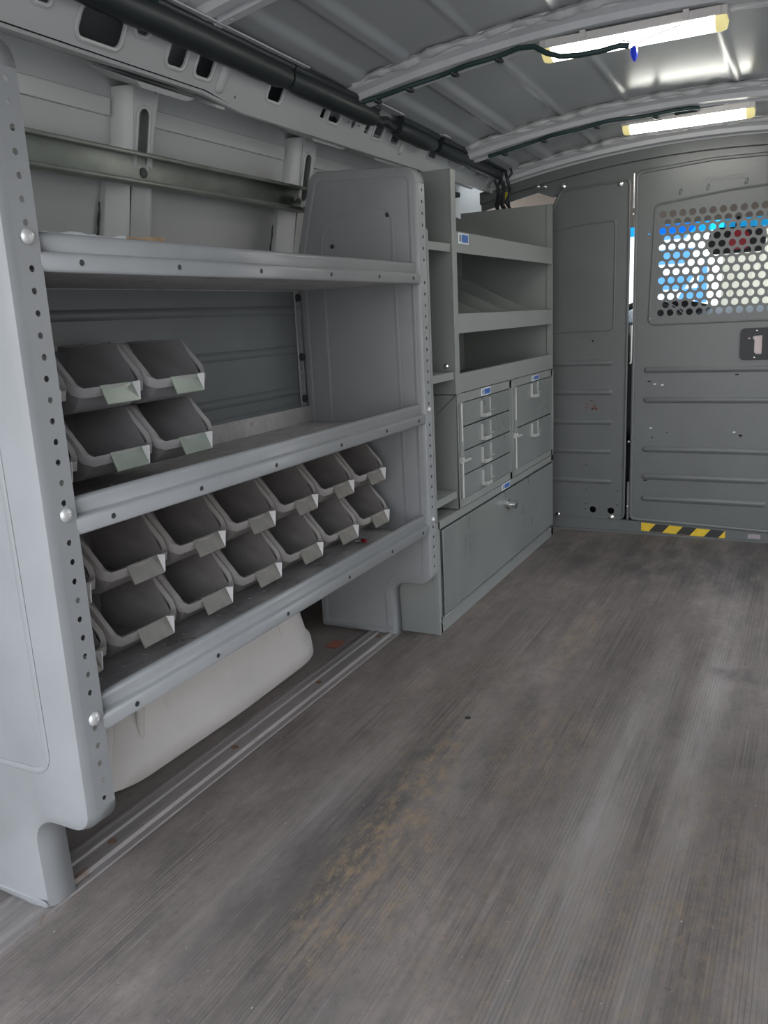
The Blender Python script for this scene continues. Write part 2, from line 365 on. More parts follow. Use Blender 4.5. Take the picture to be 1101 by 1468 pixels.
# body pillars with a slot
def pillar(name, yc, z0=.0):
    mb = MB(); W = .052
    for (za, zb, wa, wb, ea, eb) in ((.9, 1.10, W, W, W+.014, W+.008), (1.10, 1.17, W, W-.008, W+.008, W-.012), (1.17, 1.262, W-.008, W-.002, W-.012, W-.006)):
        rings = []
        for z, wd, ed in ((za, wa, ea), (zb, wb, eb)):
            x = xw(z); rings.append([V(x-.003, yc-ed, z), V(x+.012, yc-ed, z), V(x+.038, yc-wd+.014, z), V(x+.046, yc-wd+.022, z)])
        mb.loft(rings, closed=False)
        rings = []
        for z, wd, ed in ((za, wa, ea), (zb, wb, eb)):
            x = xw(z); rings.append([V(x+.046, yc+wd-.022, z), V(x+.038, yc+wd-.014, z), V(x+.012, yc+ed, z), V(x-.003, yc+ed, z)])
        mb.loft(rings, closed=False)
    f = lambda a, b, c: V(xw(b)+.046+c, yc+a, b)
    hole = [(p[0]-.003, p[1]) for p in rrect(0, 1.172, .034, .115, .0165, 6)]
    mb.prism([(-W+.022, .9), (W-.022, .9), (W-.026, 1.17), (W-.018, 1.262), (-W+.018, 1.262), (-W+.026, 1.17)], f, -.002, [hole])
    rim = [f(a, b, .001) for a, b in hole]; mb.tube(rim, .004, 6, closed=True, flat=.6, nrm=(1, 0, 0))
    # folded ears at the top
    for s in (-1, 1): mb.tube([f(s*.02, 1.258, 0), f(s*.03, 1.268, .004), f(s*.045, 1.266, .006)], .005, 6)
    o = mb.build(name, M_white, origin=(0, 0, 0)); o['kind'] = 'structure'; return o
p2 = pillar('trim_2', 1.335); p3 = pillar('trim_3', 1.925)
M_rust = mat('rust_and_dirt', (.10, .065, .05), .9, var=.4, scale=60)
for p_, yc in ((p2, 1.335), (p3, 1.925)):
    rnd = random.Random(int(yc*100)); Z = [.935+k*.0125 for k in range(11)]
    lab(MB().tube([V(xw(z)+.0485, yc-.022+rnd.uniform(-.002, .003), z) for z in Z[1:8]], [rnd.uniform(.0006, .0026) for _ in Z[1:8]], 5, flat=.4, nrm=(1, 0, 0)).build('rust_streak', M_rust, parent=p_), 'brown rust streak')
    lab(MB().tube([V(xw(z)+.006, yc-.068+rnd.uniform(-.0015, .0015), z) for z in Z], [rnd.uniform(.0015, .0035) for _ in Z], 5, flat=.5, nrm=(1, 0, 0)).build('dark_gap', M_black, parent=p_), 'dark crack along the edge')
pass; pillar('trim_4', 2.78)
# cant rail: sloping punched face and folded underside
def cr(a, b, c=0): return V(-.25+(b-1.245)*.6+c*.86, a, b-c*.5)
HL = [(.997, 1.305, .030, .020, .006), (1.118, 1.292, .092, .040, .012), (1.205, 1.312, .030, .022, .008), (1.300, 1.294, .046, .036, .009), (1.378, 1.294, .046, .038, .009),
      (1.612, 1.295, .050, .036, .008), (1.757, 1.310, .034, .020, .006), (1.862, 1.295, .050, .036, .008), (1.812, 1.287, .018, .018, .002), (2.028, 1.287, .020, .018, .002),
      (2.088, 1.295, .046, .036, .008), (2.188, 1.295, .048, .036, .008), (2.445, 1.295, .052, .036, .006), (2.605, 1.296, .046, .036, .004), (2.67, 1.292, .02, .012, .002),
      (2.835, 1.292, .046, .034, .004), (2.985, 1.291, .042, .032, .004), (.80, 1.294, .05, .036, .009), (.5, 1.294, .08, .036, .009), (.2, 1.294, .05, .036, .009)]
mb = MB()
hl = [rrect(a, b, c, d, min(e, c/2.1, d/2.1)) for a, b, c, d, e in HL]+[circ(1.957, 1.288, .008, 10, .010), circ(1.93, 1.288, .003, 8), circ(1.985, 1.288, .003, 8), circ(1.49, 1.262, .003, 8), circ(1.07, 1.325, .004, 8)]
mb.prism([(YR, 1.260), (1.40, 1.258), (1.52, 1.245), (3.04, 1.243), (3.04, 1.362), (YR, 1.362)], cr, -.003, hl)
for h, (a, b, c, d, e) in zip(hl, HL):
    if c > .028: mb.tube([cr(p[0], p[1], .0005) for p in inset(h, -.003)], .0045, 6, closed=True, flat=.6, nrm=cr(0, 0, 1)-cr(0, 0, 0))
for y in (1.435, 2.245, 2.95):  # pressed vertical flutes beside the holes
    pill(mb, cr(y, 1.258), cr(y+.005, 1.34), .014, cr(0, 0, 1)-cr(0, 0, 0), .45)
mb.loft([[V(x, y, z+d) for x, z in ((-.2475, 1.2500), (-.2505, 1.2455), (-.257, 1.2445), (-.352, 1.286-d))] for y, d in ((YR, .010), (1.40, .008), (1.52, -.005), (3.04, -.007))], closed=False)
for y0, y1 in ((1.22, 1.40), (1.80, 2.0), (2.12, 2.34), (2.70, 2.9)):  # lower pads with slanted ends over each pillar
    a = [V(-.262, y0+.01, 1.2435), V(-.262, y1-.01, 1.2435), V(-.348, y1+.02, 1.281), V(-.348, y0-.02, 1.281)]
    b = [V(-.268, y0+.03, 1.236), V(-.268, y1-.03, 1.236), V(-.335, y1-.01, 1.262), V(-.335, y0+.01, 1.262)]
    mb.loft([a, b])
for y in (1.52, 1.565, 2.5, 2.55, .93, .97): mb.box(-.30, -.285, y, y+.006, 1.2545, 1.2605)
for y in (1.45, 2.08):  # small angled gussets
    mb.loft([[V(-.258, y, 1.244), V(-.258, y+.028, 1.244), V(-.345, y+.05, 1.28), V(-.345, y+.02, 1.28)], [V(-.26, y, 1.239), V(-.26, y+.028, 1.239), V(-.345, y+.05, 1.273), V(-.345, y+.02, 1.273)]])
mb.build('trim_5', M_white, origin=(0, 0, 0))['kind'] = 'structure'

mb = MB(); mb.loft([[V(x, y, z) for x, z in ((-.352, 1.289), (-.305, 1.30), (-.262, 1.345), (-.235, 1.41), (-.34, 1.42), (-.40, 1.30))] for y in (YR, 3.04)])  # added filler blocks leaking light; its grey paints the shade behind the holes
mb.build('trim_15', mat('cavity_shade', (.24, .25, .26), .5), origin=(0, 0, 0))['kind'] = 'structure'
# roof
def zb(x, y): return 1.375-.158*(x-.46)**2-.043*(y-1.9)
def rib(x):
    d = abs(x-.46); z = 0
    for c, wd, h in ((.615, .035, .010), (.49, .025, .009), (.325, .012, .006), (.145, .012, .006)):
        t = abs(d-c); z -= h*max(0, min(1, (wd-t)/.012))
    return z
def zs(x, y): return zb(x, y)+.036+rib(x)
xs = [-.285+i*1.49/240 for i in range(241)]; ys = [YR, .4, .9, 1.3, 1.9, 2.5, 3.1, 3.3]
mb = MB()
for top in (0,):
    vs = [V(x, y, zs(x, y)) for y in ys for x in xs]; n = len(xs)
    mb.add(vs, [(j*n+i, j*n+i+1, (j+1)*n+i+1, (j+1)*n+i) for j in range(len(ys)-1) for i in range(n-1)])
mb.build('ceiling', M_skin, origin=(0, 0, 0), solid=.004, offs=1, smooth=60)['kind'] = 'structure'
def bow(i, y, light=False):
    X = [-.25+k*1.42/60 for k in range(61)]
    pr = [(-.058, .042), (-.052, .022), (-.030, .016), (-.024, .004), (-.004, .002), (.002, .008), (.010, .008), (.016, 0), (.036, 0), (.042, .008), (.046, .042)]
    mb = MB(); mb.loft([[V(x, y+a, zb(x, y)+b) for a, b in pr] for x in X])
    for x in (-.13, -.02, .12, .17, .5, .74): mb.lathe(V(x, y+.026, zb(x, y)+.0005), (0, 0, -1), [(0, .004), (.0012, .0035), (.0015, .001)], 8)
    o = mb.build('trim_%d' % i, M_beam, origin=(0, 0, 0), smooth=25); o['kind'] = 'structure'
    # lumpy sealant bead
    rnd = random.Random(i); X = [-.16+k*1.3/150 for k in range(151)]; ph = [rnd.uniform(0, 6) for _ in range(4)]
    wob = lambda x: .0035*math.sin(x*37+ph[0])+.003*math.sin(x*90+ph[1])+.002*math.sin(x*17+ph[2])
    mb = MB(); mb.tube([V(x, y-.057+wob(x)*1.2, zb(x, y)+.030+wob(x+3)*.4) for x in X], [.011+.55*wob(x+1)+rnd.uniform(-.0022, .0022) for x in X], 8, flat=.75, nrm=(0, 0, 1))
    mb.build('sealant', M_seal, parent=o, smooth=50)
    return o
for i, y in ((6, 1.32), (7, 1.90), (8, 2.62), (9, 3.02), (10, .55), (11, -.1)): bow(i, y)

# ------------------------------------------------------------------ bulkhead and its door
def by(y0): return lambda a, b, c: V(a, y0+c, b)
lp = rpoly([(-.43, .045), (.238, .045, .025), (.240, 1.238, .02), (-.005, 1.222, .02), (-.06, 1.12), (-.43, 1.03)], 5)
mb = MB()
hs = [circ(.121, .079, .0125), circ(.188, .078, .0125), circ(.095, .155, .003, 8), circ(.21, .155, .003, 8), circ(.093, .08, .003, 8), circ(.21, .10, .003, 8), circ(.094, .10, .003, 8),
      circ(.115, .70, .004, 8), circ(.113, .632, .004, 8), circ(.095, .25, .003, 8), circ(.225, .25, .003, 8)]
mb.prism(lp, by(3.050), .004, hs)
mb.tube([V(a, 3.049, b) for a, b in inset(lp, .004)], .005, 6, closed=True, flat=.7, nrm=(0, 1, 0))
em = rpoly([(-.40, .735), (.188, .735, .02), (.190, 1.105, .01), (.06, 1.10, .2), (-.4, 1.04)], 6)
mb.tube([V(a, 3.0505, b) for a, b in em], .004, 6, closed=True, flat=.7, nrm=(0, 1, 0))
for z in (.622, .517, .409, .301, .189): pill(mb, (-.38, 3.0505, z), (.188, 3.0505, z), .0105, (0, 1, 0), .5)
mb.box(-.05, .085, 3.0485, 3.0495, .119, .121)
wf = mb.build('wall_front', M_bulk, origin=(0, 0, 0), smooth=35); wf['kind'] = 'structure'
mb = MB()
for x, z in ((.008, 1.236), (.205, 1.222), (-.011, .052), (.192, .054)):
    mb.lathe((x, 3.047, z), (0, -1, 0), [(0, .009), (.002, .009), (.003, .006), (.008, .005), (.009, .001)], 10)
for x, z in ((-.054, 1.240), (-.079, 1.243)): mb.lathe((x, 3.036, z), (0, -1, 0), [(0, .008), (.002, .008), (.003, .006), (.008, .005), (.009, .001)], 10)
build_each(mb, 'screw', M_chrome, parent=wf, label='bright steel screws')
# frame around the panels: header, sill, right panel
mb = MB()
X = [-.30+k*1.62/30 for k in range(31)]
mb.loft([[V(x, 3.062, zb(x, 3.055)+.012), V(x, 3.04, zb(x, 3.055)+.010), V(x, 3.040, zb(x, 3.055)-.030), V(x, 3.056, zb(x, 3.055)-.032), V(x, 3.056, zb(x, 3.055)-(.085 if x > -.06 else .055)), V(x, 3.062, zb(x, 3.055)-(.085 if x > -.06 else .055))] for x in X])
mb.box(-.43, 1.36, 3.046, 3.062, 0, .046); mb.box(-.43, 1.36, 3.035, 3.062, -.001, .006)
mb.box(.845, 1.36, 3.05, 3.056, .046, 1.22)
o = mb.build('trim_12', M_bulk, origin=(0, 0, 0), smooth=35); o['kind'] = 'structure'
# door
DY = 3.046; X0, X1 = .2555, .842
dp = rpoly([(X0, .050, .02), (X1, .030, .02), (X1, 1.262, .02), (.50, 1.270, .3), (X0, 1.255, .025)], 6)
winx0, winx1, winz0 = .3315, .3315+13.5*.0313, .7745
wz1 = winz0+13*.0268
win = [(winx0, winz0), (winx1, winz0), (winx1, wz1), (winx0, wz1)]
hp = rrect(.672, .6735, .095, .062, .01)
dh = [circ(x, z, .003, 8) for x, z in ((.33, .356), (.38, .375), (.62, .365), (.42, .32), (.64, .31), (.33, .75), (.56, .75), (.303, 1.05), (.30, .77))]+[rrect(x, z, .012, .005, .002) for x, z in ((.315, .555), (.60, .575), (.31, .20), (.60, .205), (.62, .37))]
mb = MB(); mb.prism(dp, by(DY), .004, [win, hp]+dh)
mb.tube([V(a, DY-.001, b) for a, b in inset(dp, .005)], .006, 8, closed=True, flat=.7, nrm=(0, 1, 0))
fr = rpoly([(.308, .750, .02), (.80, .752, .02), (.80, 1.175, .02), (.55, 1.165, .5), (.322, 1.142, .02)], 6)
mb.tube([V(a, DY, b) for a, b in fr], .0045, 6, closed=True, flat=.7, nrm=(0, 1, 0))
for z, x1 in ((.595, .80), (.49, .80), (.315, .715), (.215, .715), (.134, .712)): pill(mb, (.297, DY, z), (x1, DY, z), .0115, (0, 1, 0), .5)
for k, x in enumerate((.40, .485, .60)): pill(mb, (x-.002, DY, 1.165+k*.006), (x+.004, DY, 1.185+k*.006), .005, (0, 1, 0), .7)
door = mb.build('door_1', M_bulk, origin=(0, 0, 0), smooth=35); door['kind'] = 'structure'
mb = MB(); mb.holes((winx0, DY+.001, winz0), (1, 0, 0), (0, 0, 1), 13, 13, .0313, .0268, .0113, 18, stag=True)
# rows stagger from the top: shift so the topmost row starts flush left
lab(mb.build('perforated_window', M_bulk, parent=door, solid=.0025, offs=1, smooth=0), 'dark grey punched screen of round holes')
mb = MB(); f = by(DY-.006)
mb.prism(rrect(.672, .675, .134, .104, .015), f, .012, [rpoly([(.648, .640, .012), (.672, .640, .002), (.672, .703, .002), (.642, .700, .002), (.643, .692, .002), (.648, .688, .004)], 4), rrect(.632, .694, .01, .01, .003)])
mb.box(.608, .735, DY-.0065, DY-.006, .633, .6345)
bz = lab(mb.build('handle_bezel', M_black, parent=door, bevel=.0015), 'black plastic latch surround')
mb = MB(); mb.box(.62, .73, DY+.012, DY+.014, .63, .712); mb.cyl((.633, DY+.008, .69), (.633, DY-.002, .695), .0045, 10)
lab(mb.build('latch_plate', mat('pinkish_steel', (.50, .42, .42), .35, metal=.3), parent=bz), 'dull pinkish metal plate')
mb = MB()
for x, z in ((.654, .718), (.650, .631)): mb.lathe((x, DY-.0055, z), (0, -1, 0), [(0, .003), (.001, .0028), (.0018, .001)], 10)
build_each(mb, 'screw', M_chrome, parent=bz, label='small bright screws')
mb = MB()
for z in (.10, .34, .62, .78, 1.12, 1.19): mb.lathe((.249, DY-.001, z), (0, -1, 0), [(0, .004), (.003, .004), (.004, .001)], 8)
mb.cyl((.249, DY+.006, .05), (.249, DY+.006, .19), .0045, 8); mb.cyl((.249, DY+.006, .62), (.249, DY+.006, .75), .004, 8); mb.cyl((.249, DY+.006, 1.14), (.249, DY+.006, 1.25), .004, 8)
build_each(mb, 'hinge', M_bolt, parent=door, label='steel hinge pins in the door gap')
# faint raised lettering pressed in the door head
cu = bpy.data.curves.new('raised_lettering', 'FONT'); cu.body = 'ADRIAN STEEL'; cu.size = .022; cu.extrude = .0008; cu.bevel_depth = .0003; cu.align_x = 'CENTER'
tmp = bpy.data.objects.new('tmp', cu); col.objects.link(tmp); dg = bpy.context.evaluated_depsgraph_get(); me = bpy.data.meshes.new_from_object(tmp.evaluated_get(dg)); bpy.data.objects.remove(tmp)
tx = bpy.data.objects.new('raised_lettering', me); col.objects.link(tx); me.materials.append(M_bulk); tx.parent = door; tx.location = (.532, DY-.0003, 1.196); tx.rotation_euler = (PI/2, 0, 0); tx.scale = (.95, 1, 1)

# ------------------------------------------------------------------ cab and street beyond
mb = MB(); X = [-.5+k*2./20 for k in range(21)]
mb.loft([[V(x, 3.32, 1.31), V(x, 3.32, 1.33), V(x, 4.16, 1.26), V(x, 4.20, 1.175), V(x, 4.08, 1.168), V(x, 4.0, 1.20)] for x in X])
tag(mb.build('headliner', M_head), 'beige roof lining of the cab seen through the punched door window', 'headliner')
mb = MB(); pr = [(3.95, .30), (3.95, .60), (3.98, .74), (4.10, .79), (4.45, .80), (4.95, .76), (4.95, -.03), (4.1, -.03)]
mb.loft([[V(x, y, z) for y, z in pr] for x in (-.55, 1.45)])
rt_ = thing('dashboard', (.45, 4.4, -.03), 'dark dashboard along the bottom of the view through the door window', 'dashboard')
mb.build('dashboard_body', M_dash, parent=rt_, bevel=.01)
mb = MB(); mb.loft([[V(.05+.38*a, y, .79+z) for a in [k/10 for k in range(11)] for y, z in ((4.15-.12*math.sin(PI*a), .0+.045*math.sin(PI*a)),)]+[V(.43-.38*a, 4.3, .79+.03*math.sin(PI*a)) for a in [k/10 for k in range(11)]], [V(.05+.38*(k/10), 4.1, .74) for k in range(11)]+[V(.43-.38*(k/10), 4.3, .74) for k in range(11)]])
mb.build('instrument_hood', M_dash, parent=rt_)
mb = MB(); mb.tube([V(.16+.17*math.cos(a), 3.85+.05*math.sin(a), .68+.15*math.sin(a)) for a in [2*PI*k/30 for k in range(30)]], .014, 8, closed=True)
mb.cyl((.16, 3.85, .68), (.16, 3.945, .665), .03); mb.box(.02, .30, 3.85, 3.865, .67, .69)
tag(mb.build('steering_wheel', M_black), 'black steering wheel in front of the dashboard beyond the door', 'steering wheel')
for sx, nm in ((.10, 'left'), (.98, 'right')):
    st = thing('cab_seat', (sx, 3.4, -.03), 'dark cab seat on the %s, behind the bulkhead' % nm, 'seat')
    MB().box(sx-.24, sx+.24, 3.22, 3.72, -.03, .34).build('seat', M_dash, parent=st, bevel=.04); MB().box(sx-.24, sx+.24, 3.12, 3.26, .34, .72).build('backrest', M_dash, parent=st, bevel=.04)
mr = thing('rearview_mirror', (.50, 4.0, 1.02), 'dark rounded interior mirror seen through the punched holes, red reflection painted on it', 'mirror')
mb = MB(); f = lambda a, b, c: V(a, 3.985+c+(a-.5)*.1, b)
mb.prism(rpoly([(.385, 1.015, .03), (.612, 1.018, .025), (.617, 1.118, .03), (.395, 1.125, .04)], 6), f, .035); mb.cyl((.5, 4.0, 1.10), (.5, 4.06, 1.165), .01)
mb.build('mirror_housing', M_black, parent=mr, bevel=.006)
mb = MB(); mb.prism(rpoly([(.47, 1.03, .01), (.555, 1.03, .02), (.55, 1.10, .02), (.50, 1.112, .01), (.475, 1.09, .01)], 4), lambda a, b, c: V(a, 3.982+c+(a-.5)*.1, b), .004)  # red reflection in the mirror, painted on as a thin patch
lab(mb.build('red_reflection', mat('painted_red_reflection', (.42, .02, .035), .3), parent=mr), 'red reflection painted on the mirror')
ws = thing('windscreen', (.45, 4.5, .80), 'clear sloping windscreen of the cab with a blue tint band on top', 'windscreen')
mb = MB(); mb.loft([[V(x, 4.95, .76), V(x, 4.956, .765), V(x, 4.247, 1.14), V(x, 4.24, 1.135)] for x in (-.5, 1.42)]); mb.build('glass', M_glass, parent=ws)
mb = MB(); mb.loft([[V(x, 4.247, 1.136), V(x, 4.253, 1.141), V(x, 4.15, 1.19), V(x, 4.144, 1.185)] for x in (-.5, 1.42)]); lab(mb.build('shade_band', M_shade, parent=ws), 'blue tinted band')
mb = MB()
for x in (-.56, 1.44): mb.loft([[V(x, y, z), V(x+.06, y, z), V(x+.06, y+.08, z), V(x, y+.08, z)] for y, z in ((4.2, 1.25), (4.95, .72), (4.95, -.03))]); mb.box(x, x+.05, 3.3, 4.95, -.03, .55)
mb.box(-.5, 1.5, 3.2, 4.95, -.04, -.03)

mb.build('trim_13', M_lego, origin=(0, 0, 0))['kind'] = 'structure'
mb = MB(); mb.box(-.58, 1.5, 4.95, 5.8, -.5, .70); mb.build('trim_14', M_white, origin=(0, 0, 0), bevel=.05)['kind'] = 'structure'
bd = thing('building', (3, 9, -.72), 'cream clad building across the yard seen through the door window', 'building')
mb = MB(); mb.box(-.03, 6, 9, 12, -.72, 3.4)
mb.build('wall', M_cream, parent=bd)
mb = MB()
for k in range(23): mb.box(-.02+k*.26, .04+k*.26, 8.985, 9, -.72, 3.4)
build_each(mb, 'cladding_rib', M_cream, parent=bd)
sg = thing('banner', (-.6, 8.4, -.72), 'white banner with sky blue slanted stripes left of the cream building', 'banner')
mb = MB(); mb.box(-1.5, -.09, 8.4, 8.43, -.3, 1.9); mb.box(-.14, -.10, 8.43, 8.47, -.72, 1.9); mb.box(-1.48, -1.44, 8.43, 8.47, -.72, 1.9); mb.build('board', M_wsign, parent=sg)
mb = MB(); f = lambda a, b, c: V(a, 8.395+c, b)
for z in (.95, 1.18, 1.40): mb.prism([(-.60, z), (-.30, z), (-.20, z+.13), (-.52, z+.13)], f, .004)
mb.prism([(-.20, .82), (-.10, .82), (-.10, 1.2), (-.16, 1.1)], f, .004); mb.prism([(-.35, .86), (-.22, .86), (-.16, .95), (-.3, .95)], f, .004); mb.prism([(-1.4, .7), (-1.0, .7), (-.94, 1.6), (-1.4, 1.6)], f, .004)
build_each(mb, 'blue_stripe', M_bsign, parent=sg, label='sky blue slanted blocks')

# ------------------------------------------------------------------ floor rail, wheel arch
rl = thing('floor_rail', (-.147, 1.3, 0), 'worn aluminium double-ridge rail along the floor under the shelving', 'floor rail')
mb = MB(); pr = [(-.190, 0), (-.188, .004), (-.180, .006), (-.176, .004), (-.168, .0035), (-.165, .007), (-.158, .007), (-.155, .0035), (-.135, .0035), (-.132, .008), (-.122, .008), (-.118, .003), (-.107, .002), (-.105, 0)]
mb.loft([[V(x, y, z+.0003) for x, z in pr] for y in (YR, .6, 1.2, 1.86)]); mb.build('rail_strip', M_alu, parent=rl)
mb = MB()
for y in (.45, .85, 1.18, 1.5, 1.80): mb.lathe((-.145, y, .003), (0, 0, 1), [(0, .008), (.002, .0075), (.003, .003)], 10)
build_each(mb, 'screw', mat('rusty_steel', (.22, .13, .09), .6, metal=.4), parent=rl, label='rusty screw heads')
mb = MB()
def archring(z, xf, y0, y1, r):
    pts = rpoly([(-.455, y0), (xf, y0, r), (xf+.012, (y0+y1)/2, 2.0), (xf, y1, r), (-.455, y1)], 8); return [V(a, b, z) for a, b in pts]
rings = [archring(z, xf, a, b, r) for z, xf, a, b, r in ((0, -.262, .93, 1.60, .14), (.010, -.240, .90, 1.66, .14), (.013, -.222, .875, 1.695, .15), (.016, -.220, .87, 1.70, .15), (.055, -.224, .885, 1.698, .15), (.061, -.232, .89, 1.694, .15), (.12, -.240, .93, 1.675, .14), (.17, -.249, .975, 1.64, .12), (.21, -.260, 1.02, 1.59, .10), (.235, -.278, 1.06, 1.53, .08), (.25, -.305, 1.12, 1.45, .06))]
mb.loft(rings)
for y, dz in ((.955, -.02), (1.03, 0), (1.10, .03), (1.49, .05), (1.535, .04), (1.58, .03)):
    yy = y; xo = .018*max(0, abs(y-1.26)-.26)/.06*.6; pts = [V(-.232-xo, yy, .055+dz), V(-.237-xo, yy, .09+dz), V(-.243-xo, yy+(1.25-y)*.05, .145), V(-.252, yy+(1.25-y)*.09, .19), V(-.268, yy+(1.25-y)*.12, .225)]
    mb.tube(pts, [.0006, .008, .012, .012, .010], 10, nrm=(1, 0, 0), flat=.6)
tag(mb.build('wheel_arch', M_arch, smooth=60), 'rounded off-white wheel arch under the bottom shelf, scuffed', 'wheel arch')
tag(MB().prism(rrect(-.23, 1.72, .035, .05, .006), lambda a, b, c: V(a, b, .0005+c), .0008).build('orange_sticker', M_orange), 'small faded orange patch stuck on the floor behind the rail', 'sticker')

# ================================================================== SHELVING UNIT
S = thing('shelving_unit', (-.17, 1.28, 0), 'long grey steel shelving unit with three shelves and punched end panels', 'shelving')
OUT = rpoly([(0, .148, .034), (0, 1.150, .040), (-.285, 1.168, .03), (-.335, .98, .06), (-.335, .0, .01), (-.108, .0, .004), (-.112, .148, .038)], 7)
def end_panel(y0, y1, R):
    mb = MB()
    ra = [V(a, y0+R, b) for a, b in OUT]
    rb = [V(a, y0+R*.30, b) for a, b in inset(OUT, R*.30)]; rc = [V(a, y0, b) for a, b in inset(OUT, R)]
    n = len(ra)
    mb.loft([ra, rb, rc], cap=False)
    tri = tessellate_polygon([[Vector((p.x, p.z, 0)) for p in rc]]); mb.add(rc, [tuple(t) for t in tri])
    # flange all round except the punched front strip
    for i in range(n):
        a, b = ra[i], ra[(i+1) % n]
        if abs(a.x) < 1e-4 and abs(b.x) < 1e-4 and abs(a.z-b.z) > .5: za, zbb = min(a.z, b.z), max(a.z, b.z); continue
        d = V(0, y1-y0-R, 0); mb.quad(a, b, b+d, a+d)
    N = int((zbb-za)/.0258); cv = (zbb-za)/N; yc = (y0+R+y1)/2
    # pressed beads
    bead = rpoly([(-.262, .30, .03), (-.262, 1.09-.05, .07), (-.14, 1.078, .04), (-.068, 1.062, .03), (-.060, .235, .03), (-.255, .232, .02)], 6)
    mb.tube([V(a, y0+.0005, b) for a, b in bead], .0055, 6, closed=True, flat=.6, nrm=(0, 1, 0))
    b2 = inset(OUT, .020)
    if y0 > 1: mb.tube([V(a, y0+.0005, b) for a, b in b2], .005, 6, closed=True, flat=.6, nrm=(0, 1, 0))
    o = mb.build('end_panel', M_shelf, parent=S, solid=.0016, offs=-1, smooth=40)
    st = MB(); st.prism([(y0+R, za), (y1, za), (y1, zbb), (y0+R, zbb)], lambda a, b, c: V(-c, a, b), .0016, [circ(yc+(.0006 if k % 2 else -.0004), za+(k+.5)*cv, .0041, 12) for k in range(N) if min(abs(za+(k+.5)*cv-q) for q in (.929, .593, .312, .594, .318)) > .0135])
    st.build('punched_flange', M_shelf, parent=o, smooth=0)
    return o
e1 = end_panel(.688, .739, .017); e2 = end_panel(1.828, 1.868, .009)
mb = MB()
for x, z in ((-.078, 1.050), (-.231, .991)): mb.cyl((x, 1.8262, z), (x, 1.829, z), .0055, 12)
build_each(mb, 'blind_hole', M_black, parent=e2, label='dark punched holes')
def bolts(zs_, y, parent, x=.0005, r=.0095):
    for z in zs_:
        mb = MB(); mb.lathe((x, y, z), (1, 0, 0), [(0, r*1.05), (.0015, r*1.02), (.0035, r*.85), (.0050, r*.5), (.0053, r*.3), (.0042, r*.28)], 16)
        mb.build('bolt', M_pan, parent=parent)
bolts((.929, .593, .312), .722, S); bolts((.594, .318), 1.850, S, r=.007)
def shelf(z, top=False):
    y0, y1 = .737, 1.8285
    pr = [(-.003, -.047), (-.0005, -.0455), (0, -.043), (.0015, -.0290), (0, -.0255), (-.003, -.0238), (-.0115, -.0232), (-.0125, -.0215), (-.0085, -.0065), (-.0095, -.0022), (-.0135, 0), (-.019, -.0006), (-.0215, -.004), (-.0215, -.0445)]
    mb = MB(); Y = [y0, y1]
    mb.loft([[V(x-.001, y, z+h) for x, h in pr] for y in Y], closed=False)
    o = mb.build('shelf', M_shelf, parent=S, solid=.0014, offs=0, smooth=35)
    mb = MB(); mb.holes((-.324, y0, z-.0445), (1, 0, 0), (0, 1, 0), 4, 22, .3035/4, (y1-y0)/22, .0045, 6, rv=.0025)
    mb.loft([[V(x, y, z+h) for x, h in ((-.3245, -.0445), (-.3255, -.004), (-.3285, -.004), (-.3285, -.0465))] for y in Y], closed=False)
    mb.build('deck', M_deck, parent=o, solid=.0012, offs=0, smooth=0)
    mb = MB(); mb.cyl((-.0008, 1, z-.034), (.0, 1, z-.034), .001)
    mb = MB()
    for y in (.80, .985, 1.19, 1.42, 1.62, 1.79): mb.lathe((-.001, y, z-.035), (1, 0, 0), [(0, .0040), (.0021, .0040)], 10)
    build_each(mb, 'slot', M_black, parent=o, label='small dark punched holes in the lip')
    return o
for z in (.937, .609, .333): shelf(z)
# ribbed back sheet and punched rear strip
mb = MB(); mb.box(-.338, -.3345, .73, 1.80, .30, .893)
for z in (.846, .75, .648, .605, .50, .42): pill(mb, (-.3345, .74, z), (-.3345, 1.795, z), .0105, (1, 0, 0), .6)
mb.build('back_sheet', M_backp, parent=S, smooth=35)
mb = MB(); mb.holes((-.3325, 1.797, .335), (0, 1, 0), (0, 0, 1), 1, 22, .03, .0255, .0035, 8)
rs = mb.build('rear_strip', M_shelf, parent=S, solid=.0015, offs=0)
for z in (.875, .73, .625):
    lab(MB().lathe((-.332, 1.812, z), (1, 0, 0), [(0, .010), (.006, .009), (.008, .004)], 12).build('rear_bolt', M_black, parent=rs), 'black round bolt')
pk = thing('packing_scrap', (-.05, .98, .937), 'thin torn strip of white and brown card behind the top shelf lip', 'cardboard')
rnd = random.Random(4); P = [(.76+.01*k, .9375+.004*rnd.random()+(.003 if k > 18 else 0)) for k in range(34)]
MB().prism([(.76, .892), (.92, .892)]+[(p[0], p[1]+.003) for p in P[:17]][::-1], lambda a, b, c: V(-.034-c, a, b), .004).build('white_card', M_paper, parent=pk, smooth=0)
lab(MB().prism([(.92, .892), (1.0, .892)]+[(p[0], p[1]+.003) for p in P[16:25]][::-1], lambda a, b, c: V(-.034-c, a, b), .006).build('brown_card', M_brown, parent=pk, smooth=0), 'brown torn end')

